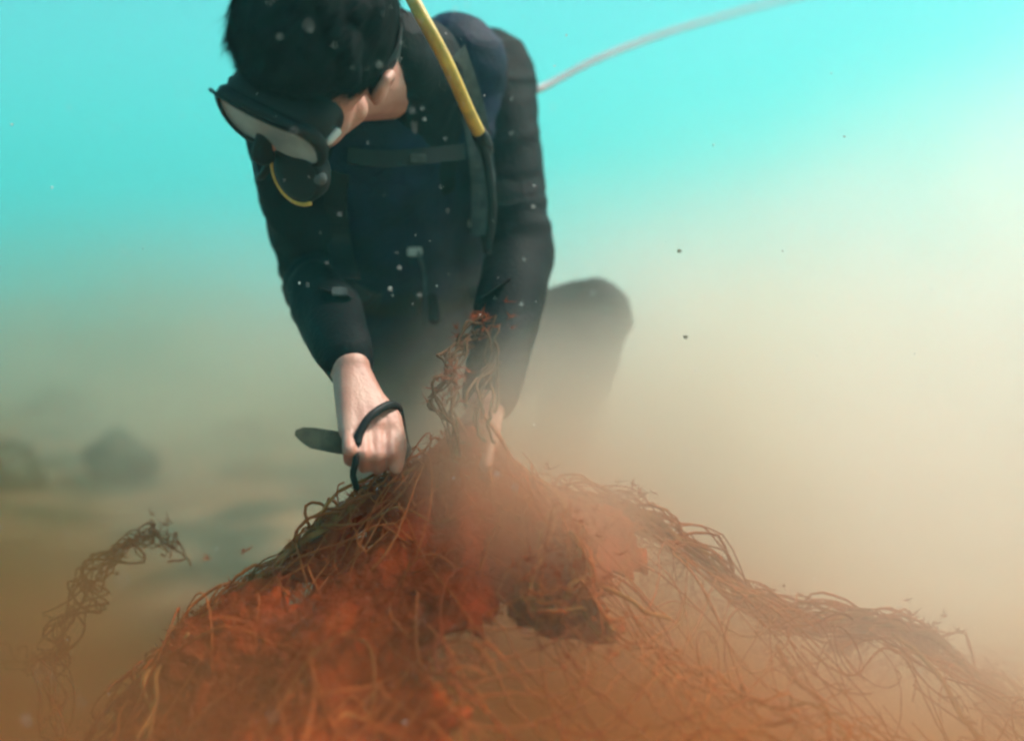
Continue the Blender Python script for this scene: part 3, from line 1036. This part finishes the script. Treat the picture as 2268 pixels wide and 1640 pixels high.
wm = bpy.data.materials.new('sea_water')
wm.use_nodes = True
nt = wm.node_tree
for nd in list(nt.nodes):
    if nd.type != 'OUTPUT_MATERIAL': nt.nodes.remove(nd)
out = [nd for nd in nt.nodes if nd.type == 'OUTPUT_MATERIAL'][0]
pv = nt.nodes.new('ShaderNodeVolumePrincipled')
pv.inputs['Color'].default_value = (0.21, 0.85, 0.84, 1)
pv.inputs['Absorption Color'].default_value = (0, 0, 0, 1)
pv.inputs['Density'].default_value = 0.024
pv.inputs['Anisotropy'].default_value = 0.25
nt.links.new(pv.outputs[0], out.inputs['Volume'])
o = box('haze', (-160, -30, -1.2), (160, 260, 13.0), wm)
tag(o, 'clear turquoise sea water around the diver', 'water', kind='stuff')

# farther off the water is murkier, so that the seabed melts away without a horizon
mm = wm.copy()
mm.name = 'murky_water'
for nd in mm.node_tree.nodes:
    if nd.type == 'PRINCIPLED_VOLUME':
        nd.inputs['Density'].default_value = 0.10
o = box('murky_water', (-100, 4.5, -1.1), (100, 120, 4.0), mm)
tag(o, 'murkier turquoise water in the distance behind the diver', 'water', kind='stuff')


def silt_material(name, density, low, high, pale_right, back):
    """density: function(nodes helper) -> socket with the number of grains at each point of the cloud"""
    sm = bpy.data.materials.new(name)
    sm.use_nodes = True
    nt = sm.node_tree
    for nd in list(nt.nodes):
        if nd.type != 'OUTPUT_MATERIAL': nt.nodes.remove(nd)
    out = [nd for nd in nt.nodes if nd.type == 'OUTPUT_MATERIAL'][0]
    L = nt.links

    class H:
        pass
    h = H()
    tc = nt.nodes.new('ShaderNodeTexCoord')
    sp = nt.nodes.new('ShaderNodeSeparateXYZ')
    L.new(tc.outputs['Object'], sp.inputs[0])
    h.pos, h.x, h.y, h.z = tc.outputs['Object'], sp.outputs['X'], sp.outputs['Y'], sp.outputs['Z']

    def put(sock, v):
        if isinstance(v, (int, float)): sock.default_value = v
        else: L.new(v, sock)

    def mrange(src, a, b, c, d):
        n = nt.nodes.new('ShaderNodeMapRange')
        n.interpolation_type = 'SMOOTHSTEP'
        for k, v in zip(('From Min', 'From Max', 'To Min', 'To Max'), (a, b, c, d)):
            put(n.inputs[k], v)
        L.new(src, n.inputs['Value'])
        return n.outputs[0]

    def mathn(op, a, b):
        n = nt.nodes.new('ShaderNodeMath')
        n.operation = op
        put(n.inputs[0], a); put(n.inputs[1], b)
        return n.outputs[0]

    def puff(c, r, d, rough):
        """soft-edged billow: centre, radii, peak density"""
        a = nt.nodes.new('ShaderNodeVectorMath'); a.operation = 'SUBTRACT'; a.inputs[1].default_value = c
        L.new(h.pos, a.inputs[0])
        b = nt.nodes.new('ShaderNodeVectorMath'); b.operation = 'DIVIDE'; b.inputs[1].default_value = r
        L.new(a.outputs[0], b.inputs[0])
        l = nt.nodes.new('ShaderNodeVectorMath'); l.operation = 'LENGTH'
        L.new(b.outputs[0], l.inputs[0])
        return mrange(mathn('ADD', l.outputs['Value'], mathn('MULTIPLY', h.n, rough)), 0.1, 1.0, d, 0.0)
    h.mrange, h.mathn, h.puff = mrange, mathn, puff
    nz = nt.nodes.new('ShaderNodeTexNoise')
    nz.inputs['Scale'].default_value = 2.0
    nz.inputs['Detail'].default_value = 3
    L.new(tc.outputs['Object'], nz.inputs['Vector'])
    h.n = mathn('SUBTRACT', nz.outputs['Fac'], 0.5)
    h.zz = mathn('ADD', h.z, mathn('MULTIPLY', h.n, 0.65))          # billowing top
    pv = nt.nodes.new('ShaderNodeVolumePrincipled')
    cr = nt.nodes.new('ShaderNodeValToRGB')       # coarse brown grains low, fine pale silt high; rightward brightening put into colour
    cr.color_ramp.elements[0].position = 0.08
    cr.color_ramp.elements[0].color = (*low, 1)
    cr.color_ramp.elements[1].position = 0.56
    cr.color_ramp.elements[1].color = (*high, 1)
    far = mathn('MULTIPLY', mathn('SUBTRACT', h.y, 1.1), back)
    L.new(mathn('ADD', mathn('ADD', h.zz, far), mathn('MULTIPLY', h.x, pale_right)), cr.inputs['Fac'])
    L.new(cr.outputs['Color'], pv.inputs['Color'])
    pv.inputs['Absorption Color'].default_value = (0, 0, 0, 1)
    pv.inputs['Anisotropy'].default_value = 0.6
    L.new(density(h), pv.inputs['Density'])
    L.new(pv.outputs[0], out.inputs['Volume'])
    return sm


def cloud_density(h):
    top = h.mathn('ADD', h.mrange(h.x, -0.8, 1.4, 1.10, 1.32), h.mrange(h.x, 0.5, 2.6, 0.0, 0.55))                       # the plume stands higher on the right
    den = h.mrange(h.zz, 0.0, top, 1.0, 0.0)
    diag = h.mathn('ADD', h.y, h.mathn('MULTIPLY', h.x, 0.8))
    for k in (h.mrange(diag, 0.95, 2.4, 0.0, 1.0),                     # and is thickest behind and right of the diver
              h.mrange(h.x, -0.6, 1.0, 0.9, 1.0),
              h.mrange(h.x, -3.5, -2.4, 0, 1), h.mrange(h.x, 3.4, 4.5, 1, 0),
              h.mrange(h.y, 4.4, 5.5, 1, 0), h.mrange(h.z, 1.9, 2.5, 1, 0)):
        den = h.mathn('MULTIPLY', den, k)
    den = h.mathn('MULTIPLY', den, h.mrange(h.n, -0.20, 0.20, 0.30, 1.8))
    return h.mathn('MULTIPLY', den, 1.3)


def billow_density(h):
    a = h.puff((0.22, 1.44, 0.24), (0.70, 0.40, 0.60), 8.0, 0.9)      # kicked up round the diver's knees
    b = h.puff((0.03, 0.99, 0.44), (0.19, 0.15, 0.24), 18.0, 1.0)      # shaken out of the net where it is pulled
    c = h.puff((0.16, 0.86, 0.20), (0.45, 0.34, 0.32), 6.0, 1.0)      # hanging over the net
    d = h.puff((-0.70, 1.05, 0.16), (0.55, 0.60, 0.40), 6.0, 1.0)     # drifting off its left side
    e = h.puff((0.62, 0.88, 0.18), (0.55, 0.45, 0.34), 4.5, 1.0)      # and rolling down its right side
    f = h.puff((-0.22, 0.70, 0.22), (0.48, 0.30, 0.30), 2.6, 1.0)     # thin over its near side
    d = h.mathn('ADD', d, f)
    return h.mathn('ADD', h.mathn('ADD', a, b), h.mathn('ADD', c, h.mathn('ADD', d, e)))


o = box('silt_cloud', (-3.5, 0.3, -0.3), (4.5, 5.5, 2.5), silt_material('suspended_silt', cloud_density, (0.85, 0.77, 0.63), (0.99, 0.91, 0.85), 0.40, 0.0))
tag(o, 'wide cloud of pale brown silt hanging over the seabed', 'silt cloud', kind='stuff')
o = box('silt_billow', (-1.3, 0.15, -0.2), (1.3, 2.15, 0.9), silt_material('fresh_silt', billow_density, (0.86, 0.46, 0.20), (0.97, 0.88, 0.77), 0.50, 0.9))
tag(o, 'fresh silt billowing round the net and the diver\'s knees', 'silt cloud', kind='stuff')
